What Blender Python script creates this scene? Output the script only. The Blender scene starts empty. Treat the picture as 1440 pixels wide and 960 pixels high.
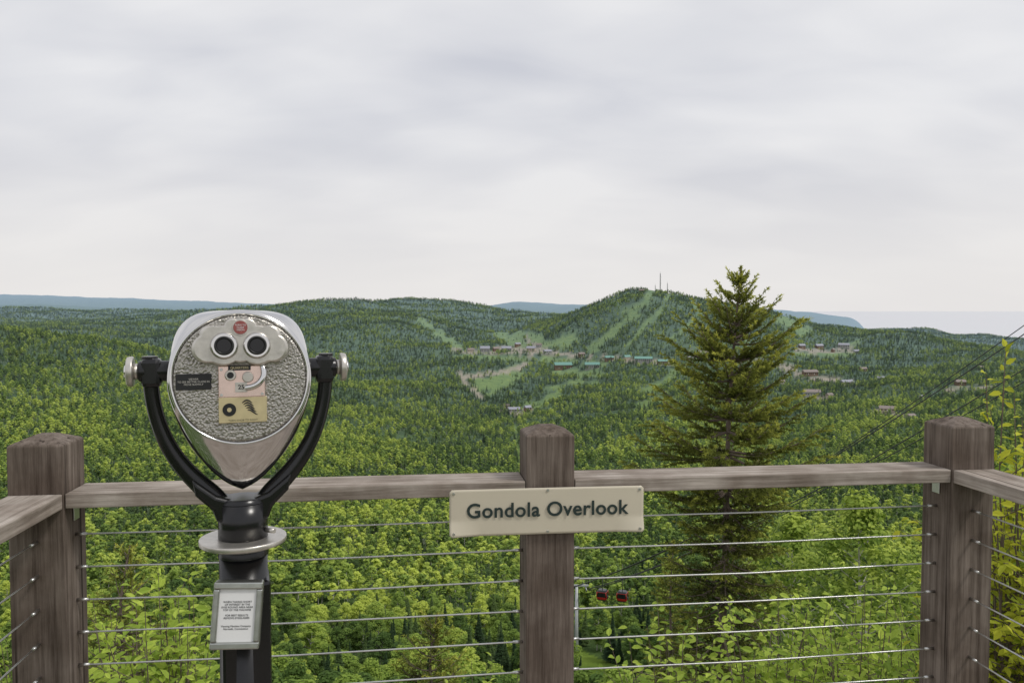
import bpy, math, random
import numpy as np
from mathutils import Vector, Matrix, Euler

scene = bpy.context.scene
random.seed(7)
rng = np.random.default_rng(7)
FX = 1120.0; CAMZ = 1.55; HV = 435.0

# ------------------------------------------------------------------ helpers
def sr(r, g, b):
    f = lambda c: (c/255.0/12.92) if c/255.0 <= 0.04045 else ((c/255.0+0.055)/1.055)**2.4
    return (f(r), f(g), f(b), 1.0)

def new_mat(name):
    m = bpy.data.materials.new(name); m.use_nodes = True
    nt = m.node_tree; b = nt.nodes['Principled BSDF']
    return m, nt, b

def simple_mat(name, col, rough=0.5, metal=0.0, bump=0.0, bscale=60, var=0.0):
    m, nt, b = new_mat(name)
    b.inputs['Roughness'].default_value = rough
    b.inputs['Metallic'].default_value = metal
    tc = nt.nodes.new('ShaderNodeTexCoord')
    nz = nt.nodes.new('ShaderNodeTexNoise'); nz.inputs['Scale'].default_value = bscale
    nz.inputs['Detail'].default_value = 5
    nt.links.new(tc.outputs['Object'], nz.inputs['Vector'])
    mx = nt.nodes.new('ShaderNodeMix'); mx.data_type = 'RGBA'
    mx.inputs[6].default_value = tuple(c*(1-var) for c in col[:3])+(1,)
    mx.inputs[7].default_value = tuple(min(1, c*(1+var)) for c in col[:3])+(1,)
    nt.links.new(nz.outputs['Fac'], mx.inputs[0])
    nt.links.new(mx.outputs[2], b.inputs['Base Color'])
    if bump > 0:
        bp = nt.nodes.new('ShaderNodeBump'); bp.inputs['Strength'].default_value = bump
        bp.inputs['Distance'].default_value = 0.002
        nt.links.new(nz.outputs['Fac'], bp.inputs['Height'])
        nt.links.new(bp.outputs['Normal'], b.inputs['Normal'])
    return m

def link(o, parent=None):
    scene.collection.objects.link(o)
    if parent is not None: o.parent = parent
    return o

def mesh_np(name, V, F, mats=(), tint=None, smooth=False, midx=None):
    me = bpy.data.meshes.new(name)
    V = np.asarray(V, dtype=np.float32); F = np.asarray(F, dtype=np.int32)
    k = F.shape[1]; m = F.shape[0]
    me.vertices.add(len(V)); me.vertices.foreach_set('co', V.ravel())
    me.loops.add(m*k); me.loops.foreach_set('vertex_index', F.ravel())
    me.polygons.add(m); me.polygons.foreach_set('loop_start', np.arange(0, m*k, k, dtype=np.int32))
    me.polygons.foreach_set('loop_total', np.full(m, k, dtype=np.int32))
    if midx is not None: me.polygons.foreach_set('material_index', np.asarray(midx, dtype=np.int32))
    me.polygons.foreach_set('use_smooth', np.full(m, smooth, dtype=bool))
    me.update(calc_edges=True)
    if tint is not None:
        a = me.attributes.new('tint', 'FLOAT', 'POINT'); a.data.foreach_set('value', np.asarray(tint, dtype=np.float32))
    for mt in mats: me.materials.append(mt)
    return me

def poly_obj(name, V, F, mat, parent=None, smooth=False, bevel=0.0, loc=None, rot=None, segs=2):
    me = bpy.data.meshes.new(name); me.from_pydata([tuple(v) for v in V], [], F); me.update()
    mats = mat if isinstance(mat, (list, tuple)) else [mat]
    for m in mats: me.materials.append(m)
    if smooth:
        me.polygons.foreach_set('use_smooth', [True]*len(me.polygons))
    o = bpy.data.objects.new(name, me); link(o, parent)
    if loc is not None: o.location = loc
    if rot is not None: o.rotation_euler = rot
    if bevel > 0:
        b = o.modifiers.new('b', 'BEVEL'); b.width = bevel; b.segments = segs; b.limit_method = 'ANGLE'
        b.angle_limit = math.radians(40)
    return o

def box(name, c, s, mat, parent=None, rot=(0, 0, 0), bevel=0.0):
    x, y, z = s[0]/2, s[1]/2, s[2]/2
    V = [(-x,-y,-z),(x,-y,-z),(x,y,-z),(-x,y,-z),(-x,-y,z),(x,-y,z),(x,y,z),(-x,y,z)]
    F = [(0,3,2,1),(4,5,6,7),(0,1,5,4),(1,2,6,5),(2,3,7,6),(3,0,4,7)]
    return poly_obj(name, V, F, mat, parent, bevel=bevel, loc=c, rot=rot)

def cyl(name, p0, p1, r0, r1, mat, parent=None, seg=32, bevel=0.0, caps=True):
    p0 = Vector(p0); p1 = Vector(p1); d = p1-p0; L = d.length
    q = Vector((0, 0, 1)).rotation_difference(d.normalized())
    V = []; F = []
    for z, r in ((0, r0), (L, r1)):
        for i in range(seg):
            a = 2*math.pi*i/seg; V.append((r*math.cos(a), r*math.sin(a), z))
    for i in range(seg):
        j = (i+1) % seg; F.append((i, j, seg+j, seg+i))
    if caps:
        F.append(tuple(range(seg-1, -1, -1))); F.append(tuple(range(seg, 2*seg)))
    o = poly_obj(name, V, F, mat, parent, bevel=bevel, loc=p0, rot=q.to_euler())
    for p in o.data.polygons:
        if len(p.vertices) == 4: p.use_smooth = True
    return o

def curve(name, pts, r, mat, parent=None, radii=None, cyclic=False, res=6, kind='POLY'):
    cu = bpy.data.curves.new(name, 'CURVE'); cu.dimensions = '3D'
    cu.bevel_depth = r; cu.bevel_resolution = res; cu.use_fill_caps = True
    sp = cu.splines.new('NURBS' if kind == 'NURBS' else 'POLY')
    sp.points.add(len(pts)-1)
    for i, p in enumerate(pts):
        sp.points[i].co = (*p, 1); sp.points[i].radius = radii[i] if radii else 1
    if kind == 'NURBS':
        sp.order_u = 4; sp.use_endpoint_u = True; sp.resolution_u = 10
    sp.use_cyclic_u = cyclic; sp.use_smooth = True
    cu.materials.append(mat)
    o = bpy.data.objects.new(name, cu); link(o, parent); return o

def empty(name, loc=(0, 0, 0), rot=(0, 0, 0)):
    e = bpy.data.objects.new(name, None); e.empty_display_size = 0.1
    e.location = loc; e.rotation_euler = rot; link(e); return e

def text(name, body, size, mat, parent, loc, rot, extrude=0.0005, offset=0.0, align='CENTER'):
    cu = bpy.data.curves.new(name, 'FONT'); cu.body = body; cu.size = size
    cu.align_x = align; cu.align_y = 'CENTER'; cu.extrude = extrude; cu.offset = offset
    cu.materials.append(mat)
    o = bpy.data.objects.new(name, cu); link(o, parent)
    o.location = loc; o.rotation_euler = rot; return o

def math_n(nt, op, a=None, b=None, clamp=False):
    n = nt.nodes.new('ShaderNodeMath'); n.operation = op; n.use_clamp = clamp
    for i, s in enumerate((a, b)):
        if s is None: continue
        if isinstance(s, (int, float)): n.inputs[i].default_value = s
        else: nt.links.new(s, n.inputs[i])
    return n.outputs[0]

# ------------------------------------------------------------------ world
w = bpy.data.worlds.new("World"); scene.world = w; w.use_nodes = True
nt = w.node_tree; N = nt.nodes; L = nt.links
bg = N['Background']
sky = N.new('ShaderNodeTexSky'); sky.sky_type = 'NISHITA'; sky.sun_disc = False
SUN_EL = math.radians(52); SUN_AZ = math.radians(112)
sky.sun_elevation = SUN_EL; sky.sun_rotation = SUN_AZ
sc = N.new('ShaderNodeVectorMath'); sc.operation = 'SCALE'; sc.inputs[3].default_value = 0.09
L.new(sky.outputs[0], sc.inputs[0])
tc = N.new('ShaderNodeTexCoord'); sep = N.new('ShaderNodeSeparateXYZ')
L.new(tc.outputs['Generated'], sep.inputs[0])
zc = math_n(nt, 'MAXIMUM', sep.outputs[2], 0.0)
den = math_n(nt, 'ADD', zc, 0.32)
cx = math_n(nt, 'DIVIDE', sep.outputs[0], den); cy = math_n(nt, 'DIVIDE', sep.outputs[1], den)
cb = N.new('ShaderNodeCombineXYZ'); L.new(cx, cb.inputs[0]); L.new(cy, cb.inputs[1])
def cloud(scale, loc, rot, scl, det, dist):
    mpn = N.new('ShaderNodeMapping'); mpn.inputs['Location'].default_value = loc; mpn.inputs['Rotation'].default_value = (0, 0, rot)
    mpn.inputs['Scale'].default_value = scl
    n1 = N.new('ShaderNodeTexNoise'); n1.inputs['Scale'].default_value = scale; n1.inputs['Detail'].default_value = det
    n1.inputs['Roughness'].default_value = 0.45; n1.inputs['Distortion'].default_value = dist
    L.new(cb.outputs[0], mpn.inputs[0]); L.new(mpn.outputs[0], n1.inputs['Vector']); return n1.outputs['Fac']
fa = cloud(1.5, (2.3, 1.9, 0), 0.75, (0.75, 1.15, 1), 3, 0.25)
fb = cloud(4.2, (1.3, 5.1, 0), 0.85, (0.6, 1.25, 1), 6, 0.4)
fm = math_n(nt, 'ADD', math_n(nt, 'MULTIPLY', fa, 0.72), math_n(nt, 'MULTIPLY', fb, 0.28))
cr = N.new('ShaderNodeValToRGB'); e = cr.color_ramp
e.elements[0].position = 0.38; e.elements[0].color = sr(207, 209, 217)
e.elements[1].position = 0.59; e.elements[1].color = sr(236, 236, 238)
L.new(fm, cr.inputs[0])
hz = N.new('ShaderNodeMapRange'); hz.inputs['From Min'].default_value = 0.0; hz.inputs['From Max'].default_value = 0.26
hz.inputs['To Min'].default_value = 0.88; hz.inputs['To Max'].default_value = 0.0; hz.interpolation_type = 'SMOOTHSTEP'
L.new(zc, hz.inputs[0])
mh = N.new('ShaderNodeMix'); mh.data_type = 'RGBA'; mh.inputs[7].default_value = sr(236, 233, 231)
L.new(hz.outputs[0], mh.inputs[0]); L.new(cr.outputs[0], mh.inputs[6])
mm = N.new('ShaderNodeMix'); mm.data_type = 'RGBA'; mm.inputs[0].default_value = 0.96
L.new(sc.outputs[0], mm.inputs[6]); L.new(mh.outputs[2], mm.inputs[7])
L.new(mm.outputs[2], bg.inputs['Color']); bg.inputs['Strength'].default_value = 1.0

sl = bpy.data.lights.new('sun', 'SUN'); sl.energy = 1.5; sl.angle = math.radians(12); sl.color = (1, 0.96, 0.9)
so = bpy.data.objects.new('sun', sl); link(so)
sd = Vector((math.sin(SUN_AZ)*math.cos(SUN_EL), math.cos(SUN_AZ)*math.cos(SUN_EL), math.sin(SUN_EL)))
so.rotation_euler = sd.to_track_quat('Z', 'Y').to_euler()

# ------------------------------------------------------------------ camera
cam = bpy.data.cameras.new('camera'); co = bpy.data.objects.new('camera', cam); link(co)
cam.lens = 28.0; cam.sensor_width = 36; cam.clip_end = 200000; cam.clip_start = 0.05
co.location = (0, 0, CAMZ); co.rotation_euler = (math.radians(90-2.3), 0, 0)
scene.camera = co

# ------------------------------------------------------------------ terrain
def dv(D, v): return (v-HV)/FX*D
rows = []
for D, dr in ((2.6, 3.0), (6, 4.6), (14, 8), (30, 20), (60, 38), (100, 56), (170, 79), (300, 110)):
    rows.append((D, [(-700, dr*0.97), (720, dr), (2140, dr*0.95)]))
def row(D, pts): rows.append((D, [(u, dv(D, v)) for u, v in pts]))
row(500, [(-700,720),(0,726),(360,735),(720,752),(1080,748),(1440,722),(2140,690)])
row(800, [(-700,600),(0,607),(360,634),(720,664),(1080,655),(1440,628),(2140,600)])
row(1150,[(-700,520),(0,530),(150,545),(360,572),(600,606),(720,622),(900,612),(1080,596),(1440,575),(2140,545)])
row(1500,[(-700,462),(0,464),(110,474),(240,496),(360,526),(520,556),(640,582),(720,588),(900,574),(1080,562),(1300,552),(1440,545),(2140,515)])
row(1800,[(-700,485),(0,500),(110,512),(240,530),(400,536),(600,546),(720,546),(900,538),(1080,536),(1300,532),(1440,530),(2140,515)])
row(2150,[(-700,495),(0,515),(240,518),(400,504),(600,510),(700,512),(800,510),(850,498),(905,488),(960,490),(1080,504),(1300,513),(1440,518),(2140,515)])
row(2500,[(-700,475),(0,482),(240,484),(400,470),(500,466),(600,476),(660,488),(720,494),(770,482),(800,464),(850,440),(890,420),(915,415),(950,422),(1000,438),(1080,458),(1160,474),(1300,488),(1440,500),(2140,500)])
row(2800,[(-700,464),(0,472),(240,468),(400,450),(480,446),(560,456),(640,476),(720,488),(770,470),(800,448),(850,426),(885,408),(905,405),(950,410),(1000,421),(1080,440),(1160,462),(1300,482),(1440,496),(2140,500)])
row(3050,[(-700,462),(0,468),(240,462),(400,446),(480,444),(560,450),(640,464),(720,470),(770,455),(800,444),(850,426),(885,411),(905,408),(950,413),(1000,425),(1080,444),(1160,466),(1300,484),(1440,498),(2140,500)])
row(3500,[(-700,450),(0,462),(100,462),(200,446),(280,436),(400,429),(500,430),(600,442),(700,450),(780,448),(850,444),(905,438),(1000,446),(1200,484),(1440,503),(2140,510)])
row(4400,[(-700,445),(0,458),(112,458),(200,454),(400,440),(500,430),(560,421),(640,422),(700,433),(760,446),(900,450),(1200,480),(1440,498),(2140,500)])
row(5500,[(-700,432),(0,434),(200,437),(400,444),(700,444),(900,448),(1100,462),(1190,457),(1300,464),(1440,475),(2140,490)])
row(8000,[(-700,426),(0,428),(200,434),(400,440),(650,440),(800,441),(1000,446),(1080,448),(1150,462),(1200,484),(1440,486),(2140,490)])
row(11000,[(-700,412),(0,413),(150,418),(330,425),(450,430),(680,430),(730,423),(790,427),(850,427),(1000,432),(1080,434),(1150,439),(1205,445),(1225,475),(1440,478),(2140,478)])
row(16000,[(-700,420),(0,420),(400,436),(900,436),(1100,446),(1200,470),(2140,470)])
NU, ND = 711, 520
us = np.linspace(-700, 2140, NU); lDs = np.linspace(math.log(2.6), math.log(16000), ND)
R = np.array([np.interp(us, [p[0] for p in r[1]], [p[1] for p in r[1]]) for r in rows])
rl = np.array([math.log(r[0]) for r in rows])
G = np.empty((ND, NU))
for j in range(NU): G[:, j] = np.interp(lDs, rl, R[:, j])
def blur(A, s, ax):
    k = np.exp(-0.5*(np.arange(-3*s, 3*s+1)/s)**2); k /= k.sum()
    P = np.pad(A, [(3*s, 3*s) if a == ax else (0, 0) for a in (0, 1)], mode='edge')
    out = np.zeros_like(A)
    for i, c in enumerate(k):
        out += c*(P[i:i+A.shape[0], :] if ax == 0 else P[:, i:i+A.shape[1]])
    return out
G = blur(blur(G, 2, 0), 2, 1)
Dg = np.exp(lDs)[:, None]*np.ones((1, NU)); Xg = Dg*(us[None, :]-720)/FX
nr = np.random.default_rng(3)
hn = np.zeros_like(G)
for wl, am in ((900, 1.0), (500, .8), (260, .6), (140, .35), (80, .2)):
    for k in range(4):
        a = nr.uniform(0, math.pi*2); ph = nr.uniform(0, 6.28); ww = wl*nr.uniform(.7, 1.4)
        hn += am*0.5*np.sin((Xg*math.cos(a)+Dg*math.sin(a))/ww*2*math.pi+ph)
amp = np.clip((Dg-250)*0.007, 0, 10.0)*np.interp(Dg, [5000, 9000], [1, .5])
G = G - hn*amp
Zg = CAMZ - G
def lookup(A, x, y):
    u = 720+FX*x/y; a = (u-us[0])/(us[1]-us[0]); b = (np.log(y)-lDs[0])/(lDs[1]-lDs[0])
    a = np.clip(a, 0, NU-1.001); b = np.clip(b, 0, ND-1.001)
    i = a.astype(int); j = b.astype(int); fa = a-i; fb = b-j
    return (A[j, i]*(1-fa)+A[j, i+1]*fa)*(1-fb)+(A[j+1, i]*(1-fa)+A[j+1, i+1]*fa)*fb
def gz(x, y): return float(lookup(Zg, np.array([x], float), np.array([y], float))[0])

strokes = [
 ('g', 5.5, 1900, 3200, [(915,412),(905,426),(890,438),(880,450),(862,468),(846,482),(832,492)]),
 ('g', 2.8, 1900, 3200, [(940,416),(930,436),(912,452),(898,470),(880,488)]),
 ('g', 2.4, 1900, 3200, [(972,424),(985,440),(965,462),(940,480)]),
 ('g', 2.4, 1900, 3200, [(868,430),(880,440),(905,446)]),
 ('g', 7.5, 1900, 3200, [(1098,450),(1118,458),(1134,467)]),
 ('g', 5.5, 1900, 3200, [(592,452),(612,466),(628,478),(646,490)]),
 ('g', 9, 1900, 3200, [(704,466),(716,476),(732,486)]),
 ('g', 7, 1900, 3200, [(730,470),(756,476),(768,486),(790,482),(805,474)]),
 ('d', 3.0, 1900, 3000, [(740,474),(745,484),(768,492)]),
 ('g', 5, 1000, 2400, [(905,550),(922,547),(938,535),(948,526)]),
 ('g', 6, 1000, 2400, [(900,570),(925,564),(950,566)]),
 ('g', 11, 1000, 2400, [(674,540),(690,542),(706,534),(722,525)]),
 ('d', 3.2, 1000, 2400, [(646,524),(652,536),(664,548),(676,558)]),
 ('d', 3.2, 1000, 2400, [(655,530),(690,526),(725,519),(745,511)]),
 ('d', 2.2, 1500, 2700, [(636,493),(670,496),(720,494),(760,495),(800,498),(850,503),(900,508),(950,512)]),
 ('d', 4.0, 1500, 2700, [(700,492),(720,493),(765,495)]),
 ('g', 3.6, 1500, 2600, [(640,501),(700,503),(780,505),(850,512)]),
 ('g', 7, 1000, 2400, [(742,574),(760,567),(784,557)]),
 ('d', 3.5, 1000, 2400, [(705,578),(730,581),(748,578)]),
 ('g', 3, 1000, 2400, [(770,548),(800,540),(840,538)]),
 ('d', 3, 1000, 2400, [(1120,526),(1160,533),(1205,541)]),
 ('d', 2.5, 1000, 2400, [(1130,557),(1165,563)]),
 ('d', 4.5, 1000, 2400, [(1235,580),(1275,588)]),
 ('d', 2.2, 1500, 2600, [(1120,491),(1160,494),(1200,493)]),
 ('g', 3.5, 1500, 2600, [(1120,497),(1160,499),(1200,497)]),
 ('g', 5, 1000, 2400, [(780,524),(845,526)]),
 ('d', 2.6, 1500, 2400, [(965,492),(1010,500),(1060,507),(1120,520)]),
 ('g', 3, 1500, 2600, [(1040,470),(1060,490),(1050,508)]),
 ('g', 3, 1500, 2600, [(1220,470),(1200,484),(1190,500)]),
 ('d', 2.6, 1500, 2600, [(1300,560),(1350,545),(1400,545)]),
]
def cover(x, y, z):
    u = 720+FX*x/y; v = HV+(CAMZ-z)/y*FX
    g = np.zeros_like(u); d = np.zeros_like(u)
    wob = np.sin(u*0.21+v*0.33)+.8*np.sin(u*0.47-v*0.6)+.6*np.sin(u*.11+v*.9)+.7*np.sin(x*.09)+.5*np.sin(y*.05+x*.03)
    for kind, wd, d0, d1, pts in strokes:
        best = np.full(u.shape, 1e9)
        for (a, b), (c, e_) in zip(pts[:-1], pts[1:]):
            dx, dy = c-a, e_-b; t = np.clip(((u-a)*dx+(v-b)*dy)/(dx*dx+dy*dy), 0, 1)
            dd = np.sqrt((u-a-t*dx)**2+((v-b-t*dy)*1.05)**2); best = np.minimum(best, dd)
        m = np.clip((wd*(1+wob*.22)-best)/1.5+0.5, 0, 1)*((y > d0) & (y < d1))
        if kind == 'g': g = np.maximum(g, m)
        else: d = np.maximum(d, m)
    lx = np.interp(y, [100, 165, 300, 1400], [20.5, 15.5, 13, 5])+3*np.sin(y*.05)
    m = (np.abs(x-lx) < np.interp(y, [100, 170, 260, 400, 1400], [7, 7.5, 4, 2.6, 5])) & (y > 100) & (y < 1350)
    g = np.maximum(g, m*1.0)
    return g, d
cg, cd = cover(Xg, Dg, Zg)
V = np.stack([Xg, Dg, Zg], -1).reshape(-1, 3)
ii = np.arange(ND*NU).reshape(ND, NU)
F = np.stack([ii[:-1, :-1], ii[:-1, 1:], ii[1:, 1:], ii[1:, :-1]], -1).reshape(-1, 4)

def haze_mix(nt, colsock):  # aerial haze painted into base colour by distance from the overlook, no volume
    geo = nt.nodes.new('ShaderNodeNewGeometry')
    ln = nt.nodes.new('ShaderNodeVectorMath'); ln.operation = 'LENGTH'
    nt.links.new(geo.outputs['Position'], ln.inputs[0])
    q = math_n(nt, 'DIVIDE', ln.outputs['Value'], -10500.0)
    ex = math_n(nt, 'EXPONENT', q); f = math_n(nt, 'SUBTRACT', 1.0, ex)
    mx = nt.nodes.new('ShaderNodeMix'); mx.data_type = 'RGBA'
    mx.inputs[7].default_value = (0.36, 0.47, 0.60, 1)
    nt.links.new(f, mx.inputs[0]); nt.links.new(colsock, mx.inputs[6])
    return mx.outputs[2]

mt, nt, b = new_mat('terrain')
geo = nt.nodes.new('ShaderNodeNewGeometry')
nz = nt.nodes.new('ShaderNodeTexNoise'); nz.inputs['Scale'].default_value = 0.02; nz.inputs['Detail'].default_value = 10
nz.inputs['Roughness'].default_value = 0.75
nt.links.new(geo.outputs['Position'], nz.inputs['Vector'])
cr = nt.nodes.new('ShaderNodeValToRGB')
cr.color_ramp.elements[0].position = 0.35; cr.color_ramp.elements[0].color = (0.035, 0.065, 0.018, 1)
cr.color_ramp.elements[1].position = 0.68; cr.color_ramp.elements[1].color = (0.10, 0.155, 0.035, 1)
nt.links.new(nz.outputs['Fac'], cr.inputs[0])
nz2 = nt.nodes.new('ShaderNodeTexNoise'); nz2.inputs['Scale'].default_value = 0.06; nz2.inputs['Detail'].default_value = 9
nz2.inputs['Roughness'].default_value = 0.7
nt.links.new(geo.outputs['Position'], nz2.inputs['Vector'])
def attr_mix(nt, attr, prev, c0, c1, fac):
    at = nt.nodes.new('ShaderNodeAttribute'); at.attribute_name = attr
    m1 = nt.nodes.new('ShaderNodeValToRGB'); m1.color_ramp.elements[0].color = c0; m1.color_ramp.elements[1].color = c1
    m1.color_ramp.elements[0].position = .3; m1.color_ramp.elements[1].position = .7
    nt.links.new(fac, m1.inputs[0])
    m2 = nt.nodes.new('ShaderNodeMix'); m2.data_type = 'RGBA'
    nt.links.new(at.outputs['Fac'], m2.inputs[0]); nt.links.new(prev, m2.inputs[6]); nt.links.new(m1.outputs[0], m2.inputs[7])
    return m2.outputs[2]
c = attr_mix(nt, 'grass', cr.outputs[0], (0.085, 0.15, 0.018, 1), (0.21, 0.285, 0.04, 1), nz2.outputs['Fac'])
c = attr_mix(nt, 'dirt', c, (0.20, 0.18, 0.10, 1), (0.46, 0.37, 0.27, 1), nz2.outputs['Fac'])
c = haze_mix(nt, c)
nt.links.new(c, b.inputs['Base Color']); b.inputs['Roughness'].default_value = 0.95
b.inputs['Specular IOR Level'].default_value = 0.0
bp = nt.nodes.new('ShaderNodeBump'); bp.inputs['Strength'].default_value = 0.6; bp.inputs['Distance'].default_value = 8
nt.links.new(nz.outputs['Fac'], bp.inputs['Height']); nt.links.new(bp.outputs['Normal'], b.inputs['Normal'])
me = mesh_np('terrain', V, F, [mt], smooth=True)
for nm, A in (('grass', cg), ('dirt', cd)):
    a = me.attributes.new(nm, 'FLOAT', 'POINT'); a.data.foreach_set('value', A.ravel().astype(np.float32))
link(bpy.data.objects.new('terrain', me))
poly_obj('hilltop_ground', [(-60,-50,-1.5),(60,-50,-1.5),(40,2.7,-1.52),(-40,2.7,-1.52)], [(0,1,2,3)], mt)

ml, nt, b = new_mat('lake_water')
b.inputs['Base Color'].default_value = (0.58, 0.59, 0.62, 1); b.inputs['Roughness'].default_value = 0.3
nz = nt.nodes.new('ShaderNodeTexNoise'); nz.inputs['Scale'].default_value = 0.004; nz.inputs['Detail'].default_value = 6
tcn = nt.nodes.new('ShaderNodeTexCoord'); nt.links.new(tcn.outputs['Object'], nz.inputs['Vector'])
bp = nt.nodes.new('ShaderNodeBump'); bp.inputs['Strength'].default_value = 0.05; bp.inputs['Distance'].default_value = 1
nt.links.new(nz.outputs['Fac'], bp.inputs['Height']); nt.links.new(bp.outputs['Normal'], b.inputs['Normal'])
zl = CAMZ-280
poly_obj('lake', [(-90000, 6000, zl), (90000, 6000, zl), (90000, 110000, zl), (-90000, 110000, zl)], [(0,1,2,3)], ml)

# ------------------------------------------------------------------ foliage materials
def foliage_mat(name, dark, light, haze=False, objrand=True, transl=0.3, warm=None):
    m, nt, b = new_mat(name)
    at = nt.nodes.new('ShaderNodeAttribute'); at.attribute_name = 'tint'
    f = at.outputs['Fac']
    if objrand:
        oi = nt.nodes.new('ShaderNodeObjectInfo')
        geo = nt.nodes.new('ShaderNodeNewGeometry')
        nz = nt.nodes.new('ShaderNodeTexNoise'); nz.inputs['Scale'].default_value = 0.007; nz.inputs['Detail'].default_value = 5
        nt.links.new(geo.outputs['Position'], nz.inputs['Vector'])
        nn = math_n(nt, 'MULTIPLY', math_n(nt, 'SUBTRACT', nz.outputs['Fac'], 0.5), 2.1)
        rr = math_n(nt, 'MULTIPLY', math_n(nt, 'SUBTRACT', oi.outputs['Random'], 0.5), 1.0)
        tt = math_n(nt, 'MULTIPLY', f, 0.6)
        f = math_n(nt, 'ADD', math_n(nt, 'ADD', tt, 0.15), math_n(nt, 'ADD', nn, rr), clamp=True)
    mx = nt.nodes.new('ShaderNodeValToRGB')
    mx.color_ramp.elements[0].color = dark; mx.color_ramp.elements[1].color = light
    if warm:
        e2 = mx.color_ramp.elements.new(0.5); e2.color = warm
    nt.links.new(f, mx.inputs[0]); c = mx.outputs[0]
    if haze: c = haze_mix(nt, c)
    nt.links.new(c, b.inputs['Base Color']); b.inputs['Roughness'].default_value = 0.65
    b.inputs['Specular IOR Level'].default_value = 0.08 if objrand else .2
    if transl > 0:
        tr = nt.nodes.new('ShaderNodeBsdfTranslucent'); nt.links.new(c, tr.inputs[0])
        ms = nt.nodes.new('ShaderNodeMixShader'); ms.inputs[0].default_value = transl
        out = nt.nodes['Material Output']
        nt.links.new(b.outputs[0], ms.inputs[1]); nt.links.new(tr.outputs[0], ms.inputs[2]); nt.links.new(ms.outputs[0], out.inputs[0])
    return m
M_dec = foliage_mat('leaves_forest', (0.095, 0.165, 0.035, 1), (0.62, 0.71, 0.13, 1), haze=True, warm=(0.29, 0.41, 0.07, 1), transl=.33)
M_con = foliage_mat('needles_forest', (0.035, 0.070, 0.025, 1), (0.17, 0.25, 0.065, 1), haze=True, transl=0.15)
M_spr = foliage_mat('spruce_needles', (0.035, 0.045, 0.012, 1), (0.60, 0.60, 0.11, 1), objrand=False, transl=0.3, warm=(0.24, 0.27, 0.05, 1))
M_leaf = foliage_mat('shrub_leaves', (0.10, 0.18, 0.03, 1), (0.58, 0.70, 0.12, 1), objrand=False, transl=0.38, warm=(0.29, 0.41, 0.06, 1))
M_birch = foliage_mat('birch_leaves', (0.05, 0.10, 0.018, 1), (0.50, 0.60, 0.10, 1), objrand=False, transl=0.35, warm=(0.22, 0.33, 0.05, 1))
M_yel = foliage_mat('yellow_green_leaves', (0.15, 0.23, 0.015, 1), (0.70, 0.70, 0.07, 1), objrand=False, transl=0.38)
M_bark = simple_mat('bark', (0.15, 0.115, 0.09, 1), 0.9, bump=0.6, bscale=20, var=0.4)
M_pale = simple_mat('pale_bark', (0.55, 0.52, 0.47, 1), 0.8, var=0.35, bscale=4)

def tubes(segs):
    V = []; F = []; n = 5
    for p0, p1, r0, r1 in segs:
        p0 = np.array(p0, float); p1 = np.array(p1, float); d = p1-p0; d /= (np.linalg.norm(d)+1e-9)
        a = np.cross(d, [0, 0, 1] if abs(d[2]) < .9 else [1, 0, 0]); a /= np.linalg.norm(a); bb = np.cross(d, a)
        base = len(V)
        for p, r in ((p0, r0), (p1, r1)):
            for i in range(n):
                t = 2*math.pi*i/n; V.append(p+r*(math.cos(t)*a+math.sin(t)*bb))
        for i in range(n):
            j = (i+1) % n; F.append((base+i, base+j, base+n+j, base+n+i))
    return np.array(V).reshape(-1, 3), np.array(F, dtype=int).reshape(-1, 4)

def leaf_quads(C, Nn, s, r, aspect=0.5):
    n = len(C); t = r.normal(size=(n, 3)); a = np.cross(Nn, t); a /= (np.linalg.norm(a, axis=1, keepdims=True)+1e-9)
    bb = np.cross(Nn, a); bb /= (np.linalg.norm(bb, axis=1, keepdims=True)+1e-9)
    s = np.asarray(s).reshape(-1, 1)
    V = np.stack([C+a*s, C+bb*s*aspect+a*s*0.15, C-a*s, C-bb*s*aspect+a*s*0.15], 1).reshape(-1, 3)
    F = np.arange(4*n).reshape(n, 4)
    return V, F
def merge(parts):
    Vs = []; Fs = []; Ts = []; Ms = []; o = 0
    for V, F, t, m in parts:
        Vs.append(V); Fs.append(F+o); o += len(V)
        Ts.append(np.full(len(V), t) if np.isscalar(t) else t); Ms.append(np.full(len(F), m))
    return np.concatenate(Vs), np.concatenate(Fs), np.concatenate(Ts), np.concatenate(Ms)
def unit(A): return A/(np.linalg.norm(A, axis=1, keepdims=True)+1e-9)

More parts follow.
